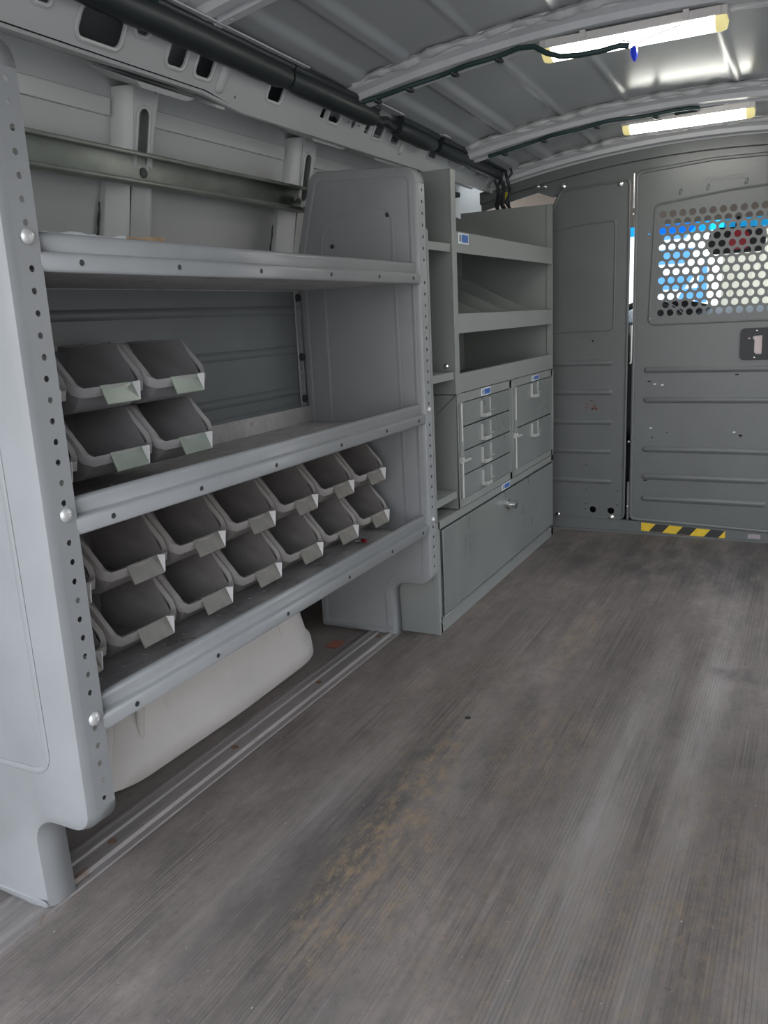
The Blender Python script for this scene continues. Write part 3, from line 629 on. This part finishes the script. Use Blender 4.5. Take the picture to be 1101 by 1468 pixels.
# galvanised channel above the top shelf
G = thing('mounting_channel', (-.35, 1.2, 1.09), 'galvanised steel channel fixed across the body pillars above the top shelf', 'channel')
mb = MB(); x0 = -.362; pr = [(.030, .0065), (.030, 0), (.002, 0), (0, .004), (0, .052), (.002, .056), (.030, .056), (.030, .0495)]
mb.loft([[V(x0+a, y, 1.088+b) for a, b in pr] for y in (.72, 1.905)], closed=False)
mb.build('channel_body', M_galv, parent=G, solid=.002, offs=0)
for y, z in ((1.335, 1.114),): lab(MB().cyl((x0+.0015, y, z), (x0+.003, y, z), .010, 14).build('slot', M_black, parent=G), 'dark oval slot')
for y in (1.862, 1.884): lab(MB().lathe((x0+.002, y, 1.114), (1, 0, 0), [(0, .010), (.004, .010), (.0042, .006), (.012, .006), (.0125, .001)], 6).build('bolt', M_chrome, parent=G), 'bright hex bolt')

# ------------------------------------------------------------------ parts bins
def make_bin(dirty):
    mbd, mtab = (M_binL, M_tabL) if dirty else (M_binU, M_tabU)
    B = thing('parts_bin', (0, 0, 0), 'x', 'bin')
    W = .0745; D = .165; H = .098; T = .0022
    # side view outline of the body, (x,z): front lip at x=0
    def sect(w_, o_=0):   # profile ring list along y
        pass
    lowf = .030
    prof_ = [(-D, .0), (-.045, 0), (-.028, .003), (-.018, .010), (-.011, .020), (-.006, lowf+.006)]
    mb = MB(); wi = W-.0095
    # shell : bottom + front wall sweep, sides, back  (outer and inner skins by solidify)
    n = len(prof_)
    vs = [V(x, s*(wi-.006*(1-z/H)), z) for s in (-1, 1) for x, z in prof_]
    mb.add(vs, [(i, i+1, n+i+1, n+i) for i in range(n-1)])
    for s in (-1, 1):
        pts = [V(x, s*(wi-.006*(1-z/H)), z) for x, z in prof_]+[V(-.048, s*wi, H), V(-D, s*wi, H)]
        m_ = len(pts); mb.add(pts, [tuple(range(m_))])
    mb.quad(V(-D, -(wi-.006), 0), V(-D, wi-.006, 0), V(-D, wi, H), V(-D, -wi, H))
    mb.build('bin_body', mbd, parent=B, solid=T, offs=0, smooth=40)
    # rolled rim : band following the opening
    rim = [(-D, H, 0), (-.052, H, 0), (-.046, H-.006, 0), (-.006, lowf+.020, 0)]
    path = [V(-D, -wi, H), V(-.060, -wi, H), V(-.050, -wi, H-.003), V(-.044, -wi, H-.010), V(-.012, -wi, lowf+.024), V(-.006, -wi+.002, lowf+.014), V(-.002, -wi+.010, lowf+.008),
            V(0, 0, lowf+.008), V(-.002, wi-.010, lowf+.008), V(-.006, wi-.002, lowf+.014), V(-.012, wi, lowf+.024), V(-.044, wi, H-.010), V(-.050, wi, H-.003), V(-.060, wi, H), V(-D, wi, H)]
    # rim cross section : flat ledge outward plus a down-turned band
    nm = []
    mb = MB(); rings = []
    for i, p in enumerate(path):
        side = V(0, (-1 if p.y < 0 else 1), 0) if abs(p.y) > wi-.003 else (V(1, 0, 0) if abs(p.y) < wi-.012 else V(.7, .7*(-1 if p.y < 0 else 1), 0))
        fwd = V(.72, 0, .70) if (-.046 < p.x < -.008) else (V(0, 0, 1) if p.x <= -.046 else V(.25, 0, .97))
        dn = -fwd
        rings.append([p+fwd*.0-side*.001, p+side*.0085+fwd*.001, p+side*.0098+dn*.0015, p+side*.0100+dn*.014, p+side*.0085+dn*.014, p+side*.0078+dn*.003, p+dn*.003-side*.001])
    mb.loft(rings); lab(mb.build('rim', M_rimL if dirty else M_rimU, parent=B, smooth=50), 'rim painted paler for the light on it')
    # sloping label pocket and its gusset
    mb = MB(); a, b = -.031, .036
    mb.loft([[V(.004, y, lowf+.010), V(.006, y, lowf+.011), V(.0195, y, lowf-.017), V(.017, y, lowf-.019)] for y in (a, b)])
    mb.box(.000, .007, a, b, lowf+.003, lowf+.0095)
    lab(mb.build('label_pocket', mtab, parent=B, bevel=.0006), 'tilted flat label pocket')
    mb = MB(); mb.prism([(.0055, lowf+.0105), (.0215, lowf+.0125), (.0185, lowf-.0165)], lambda p, q, c: V(p, b+.0002+c, q), .0015)
    lab(mb.build('gusset', M_gus, parent=B), 'triangular end of the label pocket, painted pale for daylight')
    mb = MB()
    for s in (-1, 1): mb.box(-D-.004, -D+.006, s*.032-.016, s*.032+.016, H-.014, H+.001); mb.box(-D-.002, -D+.003, s*.032-.018, s*.032-.0165, H-.016, H+.003)
    build_each(mb, 'hanger_hook', mbd, parent=B, label='moulded hanging hooks at the back')
    return B
BU = make_bin(False); BL = make_bin(True)
def place(src, first, x, y, z, label, group):
    o = src if first else copy_tree(src)
    o.location = (x, y, z); o['label'] = label; o['category'] = 'bin'; o['group'] = group; WL[o] = o.location.copy()
first = True
for row, x, z, nm in ((0, -.108, .5985, 'lower row'), (1, -.120, .698, 'upper row')):
    for k in range(3):
        y = .713+.1555*(k+.5)+(.0 if row else -.008)
        w_ = ['mostly hidden by near end panel', 'middle of three', 'beside the empty shelf'][k]
        place(BU, first, x, y, z, 'clean grey bin on the middle shelf, %s, %s' % (nm, w_), 'grey parts bins on the middle shelf'); first = False
first = True
ords = ['mostly hidden by near end panel', 'second from near end', 'third from near end', 'middle of seven', 'third from far end', 'second from far end', 'beside the far end panel']
for row, x, z, nm in ((0, -.086, .3225, 'lower row'), (1, -.091, .4255, 'upper row')):
    for k in range(7):
        y = .694+.1555*(k+.5)
        place(BL, first, x, y, z, 'dusty brown-grey bin on the bottom shelf, %s, %s' % (nm, ords[k]), 'dusty parts bins on the bottom shelf'); first = False
# rail carrying the bins (part of the shelving)
mb = MB()
for z, y1 in ((.60, 1.17), (.70, 1.18), (.325, 1.79), (.43, 1.79)): mb.box(-.330, -.278, .745, y1, z+.055, z+.088)
build_each(mb, 'bin_rail', M_backp, parent=S, bevel=.002)
# bit of wire with a red tip on the bottom shelf
wr = thing('wire_scrap', (-.11, 1.69, .290), 'short scrap of wire with a red connector lying on the bottom shelf', 'wire')
MB().tube([V(-.16, 1.685, .2925), V(-.15, 1.70, .293), V(-.135, 1.69, .2925), V(-.12, 1.70, .293), V(-.10, 1.69, .2925), V(-.07, 1.675, .2925)], .0018, 6).build('wire', M_lbody, parent=wr)
lab(MB().cyl((-.122, 1.70, .2942), (-.106, 1.692, .2942), .004, 8).build('connector', M_red, parent=wr), 'small red connector')

# ================================================================== CABINETS
XB = -.335
def frame_sheet(mb, y0, y1, z0, z1, th=.0015):   # open-front carcass: sides, top, bottom, back
    mb.box(XB, 0, y0, y0+th, z0, z1); mb.box(XB, 0, y1-th, y1, z0, z1); mb.box(XB, XB+th, y0, y1, z0, z1)
    mb.box(XB, 0, y0, y1, z0, z0+th); mb.box(XB, 0, y0, y1, z1-th, z1)
# low chest with drop front
L = thing('storage_chest', (-.167, 2.42, 0), 'low wide grey steel chest on the floor with one big panel door', 'chest')
Y0, Y1, ZT = 1.871, 2.938, .303
mb = MB(); frame_sheet(mb, Y0, Y1, .0005, ZT)
mb.box(-.002, 0, Y0, Y1, .281, ZT); mb.box(-.002, 0, Y0, Y1, .0005, .046); mb.box(-.002, 0, Y0, 1.893, .0005, ZT); mb.box(-.002, 0, 2.918, Y1, .0005, ZT)
mb.box(-.012, .0016, Y0-.0016, Y0+.010, .0005, ZT)
mb.build('body', M_cab, parent=L, bevel=.0012)
mb = MB(); mb.box(-.001, .006, 1.896, 2.915, .048, .2785); mb.box(.0, .0075, 1.896, 1.900, .048, .2785)
lab(mb.build('door', M_cabdoor, parent=L, bevel=.0018), 'flat scuffed panel door')
dr = L.children[-1]
mb = MB(); mb.box(.001, .0085, 1.893, 2.918, .044, .0475); mb.build('hinge', M_bolt, parent=L, bevel=.001)
MB().box(.0004, .0034, 1.896, 2.913, .2792, .2808).build('gap_shade', M_black, parent=L)  # black strip painted in as the shade of the gap above the door
mb = MB(); p = V(.0062, 2.414, .234)
mb.lathe(p, (1, 0, 0), [(0, .017), (.003, .017), (.004, .012), (.018, .011), (.020, .0135), (.026, .0135), (.028, .009), (.0282, .004)], 20)
mb.lathe(p+V(0, .045, -.006), (1, 0, 0), [(0, .009), (.012, .009), (.013, .0), ], 14); mb.box(.012, .019, 2.40, 2.455, .229, .236)
mb.tube([p+V(.004, -.004, 0), p+V(.006, -.03, .003), p+V(.004, -.045, .004)], [.004, .003, .0012], 8)
lab(mb.build('lock_handle', M_chrome, parent=dr), 'bright chrome lock handle')
mb = MB()
for y, z in ((1.882, .035), (1.882, .068), (1.90, .022), (2.2, .028), (2.55, .028), (2.9, .03), (2.93, .04)): mb.lathe((.0005, y, z), (1, 0, 0), [(0, .005), (.001, .0048), (.0018, .002)], 10)
build_each(mb, 'rivet', M_bolt, parent=L, label='bright rivets along the bottom edge')
def label(parent, y0, y1, z0, z1, x=.0006):
    o = MB().box(x-.0004, x, y0, y1, z0, z1).build('label_sticker', M_paper, parent=parent); lab(o, 'blue and white sticker')
    h = z1-z0; w_ = y1-y0
    MB().box(x, x+.0003, y0+w_*.32, y1-w_*.06, z0+h*.14, z1-h*.14).build('blue_field', M_blue, parent=o)
    mb = MB(); c = V(x+.0002, y0+w_*.17, (z0+z1)/2); mb.tube([c+V(0, w_*.055*math.cos(a), h*.30*math.sin(a)) for a in [2*PI*k/12 for k in range(12)]], h*.05, 5, closed=True); mb.build('emblem', M_blk, parent=o)
label(L, 2.374, 2.452, .283, .3015)

def cup_handle(parent, y, z, w_=.075, h=.045, x=.002):
    mb = MB(); mb.box(x, x+.0075, y, y+.0014, z-h, z); mb.box(x, x+.016, y, y+.046, z-h, z-h+.0015); mb.box(x+.0145, x+.016, y+.010, y+.046, z-h, z-h+.0095); mb.box(x, x+.016, y+.010, y+.0115, z-h, z-h+.0095)
    o = mb.build('handle', M_cup, parent=parent, bevel=.0005)
    mb = MB(); mb.box(x, x+.0045, y+w_-.0014, y+w_, z-h*1.05, z+.003); mb.box(x, x+.009, y+w_-.0014, y+w_+.016, z-h+.010, z-h+.0115); mb.build('label_holder', M_cup, parent=parent, bevel=.0005)
    return o
def cabinet(label_, y0, y1, ends, lefty, nm):
    C = thing('drawer_cabinet', (-.167, (y0+y1)/2, .304), label_, 'cabinet')
    z0, z1 = .3042, .6115; zi0, zi1 = .3255, .5875; ly = y0+.040; ry = y1-.022
    mb = MB(); frame_sheet(mb, y0, y1, z0, z1)
    mb.box(-.002, 0, y0, y1, zi1, z1); mb.box(-.002, 0, y0, y1, z0, zi0); mb.box(-.002, 0, y0, ly, z0, z1); mb.box(-.002, 0, ry, y1, z0, z1)
    mb.box(0, .004, y0, y0+.004, z0, z1); mb.box(0, .003, y1-.006, y1, z0, z1-.004)
    mb.build('body', M_cab, parent=C, bevel=.001)
    N = ends; h = (zi1-zi0)/N
    for k in range(N):
        a = zi1-(k+1)*h+.0016; b = zi1-k*h-.0016
        mb = MB(); mb.box(-.30, .0015, ly+.001, ry-.002, a+.001, b-.001); mb.box(-.001, .0022, ly+.001, ry-.002, a, b)
        d = mb.build('drawer', M_cabdoor, parent=C, bevel=.0012)
        cup_handle(d, (y0+y1)/2-.055 if N == 4 else (y0+y1)/2-.04, b-(.008 if N == 4 else .003))
    # hinged lock bar
    mb = MB()
    for a, b in ((.486, .588), (.331, .431)): mb.box(0, .008, y0+.012, y0+.0155, a, b); mb.box(0, .0015, y0+.008, y0+.030, a, b)
    mb.box(0, .006, y0+.010, y0+.032, .331, .588)
    lb = mb.build('lock_bar', M_cab, parent=C, bevel=.0008)
    mb = MB()
    for a, b in ((.486, .588), (.331, .431)): mb.cyl((.0085, y0+.014, a), (.0085, y0+.014, b), .0022, 8)
    build_each(mb, 'hinge_pin', M_cup, parent=lb)
    mb = MB(); mb.box(.004, .012, y0+.002, y0+.070, .429, .4355); mb.box(.004, .016, y0+.002, y0+.012, .4355, .446)
    mb.build('latch', M_cup, parent=lb, bevel=.001)
    mb = MB()
    for z in (.575, .54, .50, .41, .38, .345): mb.lathe((.0005, y0+.006, z), (1, 0, 0), [(0, .003), (.0015, .0025), (.0018, .001)], 8)
    build_each(mb, 'rivet', M_bolt, parent=C)
    return C
c1 = cabinet('grey steel cabinet of four narrow drawers on the left half of the chest', 2.028, 2.480, 4, 0, '')
label(c1, 2.212, 2.291, .589, .610)
c2 = cabinet('grey steel cabinet of two deep drawers on the right half of the chest', 2.4815, 2.936, 2, 0, '')
label(c2, 2.686, 2.768, .590, .606)

# open tray shelving above the drawers
T = thing('tray_rack', (-.167, 2.48, .612), 'tall grey open rack of sloping trays standing on the drawer cabinets', 'rack')
y0, y1, z0, z1 = 2.028, 2.936, .6125, 1.168
mb = MB()
mb.box(XB, 0, y0, y0+.0018, z0, z1); mb.box(-.0025, .0005, y0, y0+.030, z0, z1); mb.box(-.003, .0012, y0-.001, y0+.006, z0, z1)
mb.build('side', M_cab, parent=T, bevel=.001)
mb = MB(); mb.box(XB, 0, y1-.0018, y1, z0, z1); mb.box(-.02, .0005, y1-.004, y1+.002, z0, z1); mb.build('side', M_cab, parent=T, bevel=.001)
mb = MB(); mb.box(XB, XB+.0015, y0, y1, z0, 1.14); mb.build('back', M_cab, parent=T)
def tray(zl, zt, zback, div):
    mb = MB(); mb.box(-.002, 0, y0+.028, y1-.003, zl, zt)
    mb.loft([[V(-.001, y, zl+.004), V(-.001, y, zl+.0055), V(XB+.002, y, zback+.0015), V(XB+.002, y, zback)] for y in (y0+.002, y1-.002)])
    mb.box(-.012, 0, y0+.028, y1-.003, zt-.001, zt)
    o = mb.build('tray', M_cab, parent=T, bevel=.0006)
    for yy in div:
        mb = MB(); h = .040; mb.loft([[V(-.004, q, zl+.006), V(-.004, q, zt-.001), V(XB+.004, q, zback+.055), V(XB+.004, q, zback+.002)] for q in (yy, yy+.0012)]); mb.build('divider', M_cab, parent=o)
    return o
t1 = tray(.970, 1.022, 1.110, (2.30, 2.475, 2.652)); t2 = tray(.768, .818, .925, (2.242, 2.455, 2.697)); t3 = tray(.6135, .664, .6135, ())
label(t1, 2.070, 2.142, .993, 1.0195)

# narrow shelf bay between the shelving end and the rack
N_ = thing('narrow_shelf_bay', (-.167, 1.95, .304), 'narrow column of three small shelves squeezed beside the tall tray rack', 'shelf')
mb = MB(); mb.prism([(XB, .3045), (-.004, .3045), (-.004, 1.012), (-.018, 1.030), (XB, 1.10)], lambda a, b, c: V(a, 1.8745+c, b), .0018)
mb.prism([(-.012, .3045), (-.002, .3045), (-.002, 1.012), (-.012, 1.026)], lambda a, b, c: V(a, 1.8745+c, b), .012)
mb.build('side', M_cab, parent=N_, bevel=.0008)
for z in (.990, .672, .356):
    mb = MB(); mb.box(-.0065, -.004, 1.8765, 2.0265, z-.020, z); mb.box(XB, -.004, 1.8765, 2.0265, z-.0015, z); mb.build('shelf', M_cab, parent=N_, bevel=.0008)
lab(MB().lathe((-.026, 2.0275, .686), (0, -1, 0), [(0, .0075), (.002, .007), (.004, .003)], 12).build('bolt', M_chrome, parent=N_), 'bright round bolt')

# ================================================================== ROOF FITTINGS
def led(name, x0, x1, y, dz, label_):
    zc = lambda x: zb(x, y)
    xm = (x0+x1)/2; z = zb(xm, y)+dz
    Lt = thing(name, (xm, y, z-.03), label_, 'light', 'LED tube lights on the roof bows')
    def sec(x, k=1): # half round, opening downwards
        return [V(x, y+.026*math.cos(a)*k, z-.016-.023*math.sin(a)*k) for a in [PI*j/10 for j in range(11)]]
    mb = MB(); mb.box(x0-.002, x1+.002, y-.029, y+.029, z-.018, z-.001); mb.box(x0+.01, x1-.01, y-.034, y-.029, z-.019, z-.002); mb.build('housing', M_lbody, parent=Lt, bevel=.0015)
    mb = MB(); mb.loft([sec(x0+.022), sec(x1-.022)]); mb.build('diffuser', M_led, parent=Lt, smooth=50)
    for a, b, s in ((x0, x0+.0215, -1), (x1, x1-.0215, 1)):
        mb = MB(); mb.loft([sec(b, 1.03), sec((a+b)/2, 1.05), sec(a-s*.002, .95), sec(a, .75)]); mb.build('end_cap', M_endcap, parent=Lt, smooth=50)
    for q in (.25, .8):
        mb = MB(); xx = x0+(x1-x0)*q; mb.box(xx-.006, xx+.006, y-.037, y-.032, z-.014, z+.001); mb.build('clip', M_lbody, parent=Lt)
led('led_light', .270, .638, 1.918, -.001, 'lit LED tube light on the nearer roof bow, wire crossing it')
led('led_light', .288, .642, 2.672, .002, 'lit LED tube light on the roof bow nearer the bulkhead')
# black rolled vinyl along the roof edge
R = thing('roof_edge_trim', (-.17, 1.3, 1.28), 'long black vinyl roll running along the edge of the roof', 'trim')
rnd = random.Random(3)
segs = [(YR, 1.60, .026), (1.605, 1.99, .025), (2.12, 2.36, .023), (2.39, 2.93, .020)]
for a, b, rad in segs:
    k = max(6, int((b-a)/.03)); pts = []; rr = []
    for i in range(k+1):
        y = a+(b-a)*i/k; zc = 1.332-.024*(y-1.3); pts.append(V(-.186+rnd.uniform(-.001, .001), y, zc-.012)); rr.append(rad*(1+rnd.uniform(-.035, .035))*(.8 if i in (0, k) else 1))
    MB().tube(pts, rr, 14).build('vinyl_roll', M_roll, parent=R, smooth=60)
    MB().tube([p+V(.016, 0, .018) for p in pts], [.009]*len(pts), 8).build('piping', M_roll, parent=R, smooth=60)
MB().tube([V(-.19, 1.97+.02*i, 1.305+.004*math.sin(i*1.7)) for i in range(9)], [.010+.003*(i % 2) for i in range(9)], 8).build('cable_bunch', M_black, parent=R)
mb = MB()
for y0_, y1_ in ((YR, 1.64), (1.90, 2.10), (2.36, 2.41), (2.55, 2.9)):
    zc = lambda y: 1.345-.024*(y-1.3); mb.loft([[V(-.180, y, zc(y)+.0), V(-.150, y, zc(y)-.004), V(-.150, y, zc(y)-.001), V(-.180, y, zc(y)+.003)] for y in (y0_, y1_)])
build_each(mb, 'metal_edge', M_beam, parent=R, label='pale metal edge showing above the roll')
# cables along the bows
def cable(name, y, x0, x1, label_, seed, loop=None):
    rnd = random.Random(seed); n = 46; pts = []
    for i in range(n+1):
        x = x0+(x1-x0)*i/n; pts.append(V(x, y-.014+.010*math.sin(x*13+seed)+.004*math.sin(x*41), zb(x, y)-.004+.0015*math.sin(x*30)))
    if loop: pts += loop(pts[-1])
    o = MB().tube(pts, .0055, 8).build(name, M_cable, smooth=60); tag(o, label_, 'cable')
    mb = MB()
    for i in (4, 14, 27, 40): mb.tube([pts[i]+V(-.004, 0, -.003), pts[i]+V(.004, .004, -.007), pts[i]+V(.010, .010, -.010)], [.006, .007, .003], 7)
    build_each(mb, 'cable_clip', M_black, parent=o, smooth=60)
    return o
cable('roof_cable', 1.90, -.155, .225, 'dark cable clipped along the nearer roof bow, running over the light', 1,
      lambda p: [V(.262, 1.872, 1.358), V(.29, 1.868, 1.340), V(.32, 1.868, 1.328), V(.36, 1.868, 1.324), V(.40, 1.868, 1.324), V(.44, 1.87, 1.328), V(.458, 1.876, 1.326)])
cable('roof_cable', 2.62, -.11, .46, 'dark cable clipped along the farther roof bow, ending in a loop', 2,
      lambda p: [p+V(.02, -.004, -.001), p+V(.04, .006, -.002), p+V(.035, .022, -.003), p+V(.015, .020, -.003), p+V(-.01, .016, -.004), p+V(-.05, .05, -.006)])
tag(MB().tube([V(-.155, 1.165, 1.40), V(-.152, 1.17, 1.37), V(-.155, 1.18, 1.345), V(-.17, 1.19, 1.335)], .006, 8).build('roof_cable', M_cable), 'short dark cable dropping beside the nearest roof bow', 'cable')
wc = thing('wire_connector', (.47, 1.90, 1.30), 'blue wire connector hanging below the nearer LED tube', 'connector')
cp = V(.468, 1.872, 1.322)
MB().lathe(cp, (.1, 0, -1), [(0, .004), (.004, .0075), (.012, .0078), (.020, .006), (.028, .002)], 8).build('connector_body', M_conn, parent=wc)
MB().tube([cp+V(-.028, .006, .018), cp+V(-.012, .002, .012), cp+V(0, 0, 0), cp+V(.02, .0, .009), cp+V(.06, 0, .018), cp+V(.09, .004, .024)], .0014, 6).build('wire', M_lbody, parent=wc)
# loom in the front corner
K = thing('wiring_loom', (-.19, 2.98, 1.18), 'tangled black wiring loom with a yellow tag in the front roof corner', 'wiring')
rnd = random.Random(5)
for s in range(6):
    x0_ = -.15-.012*s; pts = [V(x0_+rnd.uniform(-.01, .01), 2.93+.02*s*.4+rnd.uniform(-.01, .01), 1.30-.022*i+rnd.uniform(-.004, .004)) for i in range(7)]
    MB().tube(pts, .0045+.001*(s % 2), 7).build('wire', M_black, parent=K, smooth=60)
lab(MB().box(-.175, -.165, 2.955, 2.965, 1.185, 1.225).build('tag', M_ywire, parent=K, bevel=.001), 'yellow tag')
mb = MB(); mb.box(-.27, -.24, 2.62, 2.66, 1.20, 1.222); mb.box(-.262, -.24, 2.65, 2.70, 1.19, 1.205); tag(mb.build('wiring_clip', M_black, bevel=.003), 'black plastic clip under the cant rail near the bulkhead', 'clip')

# ------------------------------------------------------------------ hazard tape and small marks
H = thing('hazard_tape', (.445, 3.04, .004), 'strip of yellow and black hazard tape on the door sill', 'tape')
f = lambda a, b, c: V(a, 3.0445+c, b)
MB().prism([(.300, .012), (.587, .002), (.587, .030), (.300, .042)], f, .0008).build('tape_strip', M_yel, parent=H)
mb = MB()
for k in range(3):
    a = .328+k*.094; s = lambda x: -.035*(x-.3)
    if k < 3: mb.prism([(a, .0125+s(a)), (a+.047, .0125+s(a+.047)), (a+.070, .0415+s(a+.070)), (a+.023, .0415+s(a+.023))], lambda p, q, c: V(p, 3.0441+c, q), .0004)
build_each(mb, 'black_stripe', M_blk, parent=H, label='slanted black stripes')
tag(MB().box(.66, .70, 3.0445, 3.0455, .010, .026).build('tape_patch', mat('pale_tape', (.30, .27, .28), .6)), 'small pale tape patch on the sill right of the hazard tape', 'tape')
mb = MB(); rnd = random.Random(9)
for k in range(26):
    a = rnd.uniform(.09, .135); b = rnd.uniform(.455, .49); q = rnd.uniform(.002, .005); mb.prism([(a-q, b), (a, b-q), (a+q, b), (a, b+q*.6)], lambda p, r_, c: V(p, 3.0488+c, r_), .0003)
lab(mb.build('red_smudge', mat('faded_red_ink', (.22, .08, .07), .7), parent=wf), 'faded red ink marks')['kind'] = 'stuff'
mb = MB()
for x, z in ((.335, .545), (.36, .542), (.325, .39), (.60, .38), (.31, .77)): mb.prism([(x-.006, z), (x, z-.003), (x+.006, z+.001), (x, z+.004)], lambda p, r_, c: V(p, DY-.0006+c, r_), .0004)
build_each(mb, 'paint_chip', M_paper, parent=door, label='small pale paint chip')
tag(MB().lathe((.235, 1.47, .0002), (0, 0, 1), [(0, .0065), (.0012, .006), (.0012, .004), (.0006, .003)], 14).build('floor_screw', M_black), 'dark round screw head set in the rubber floor', 'screw')
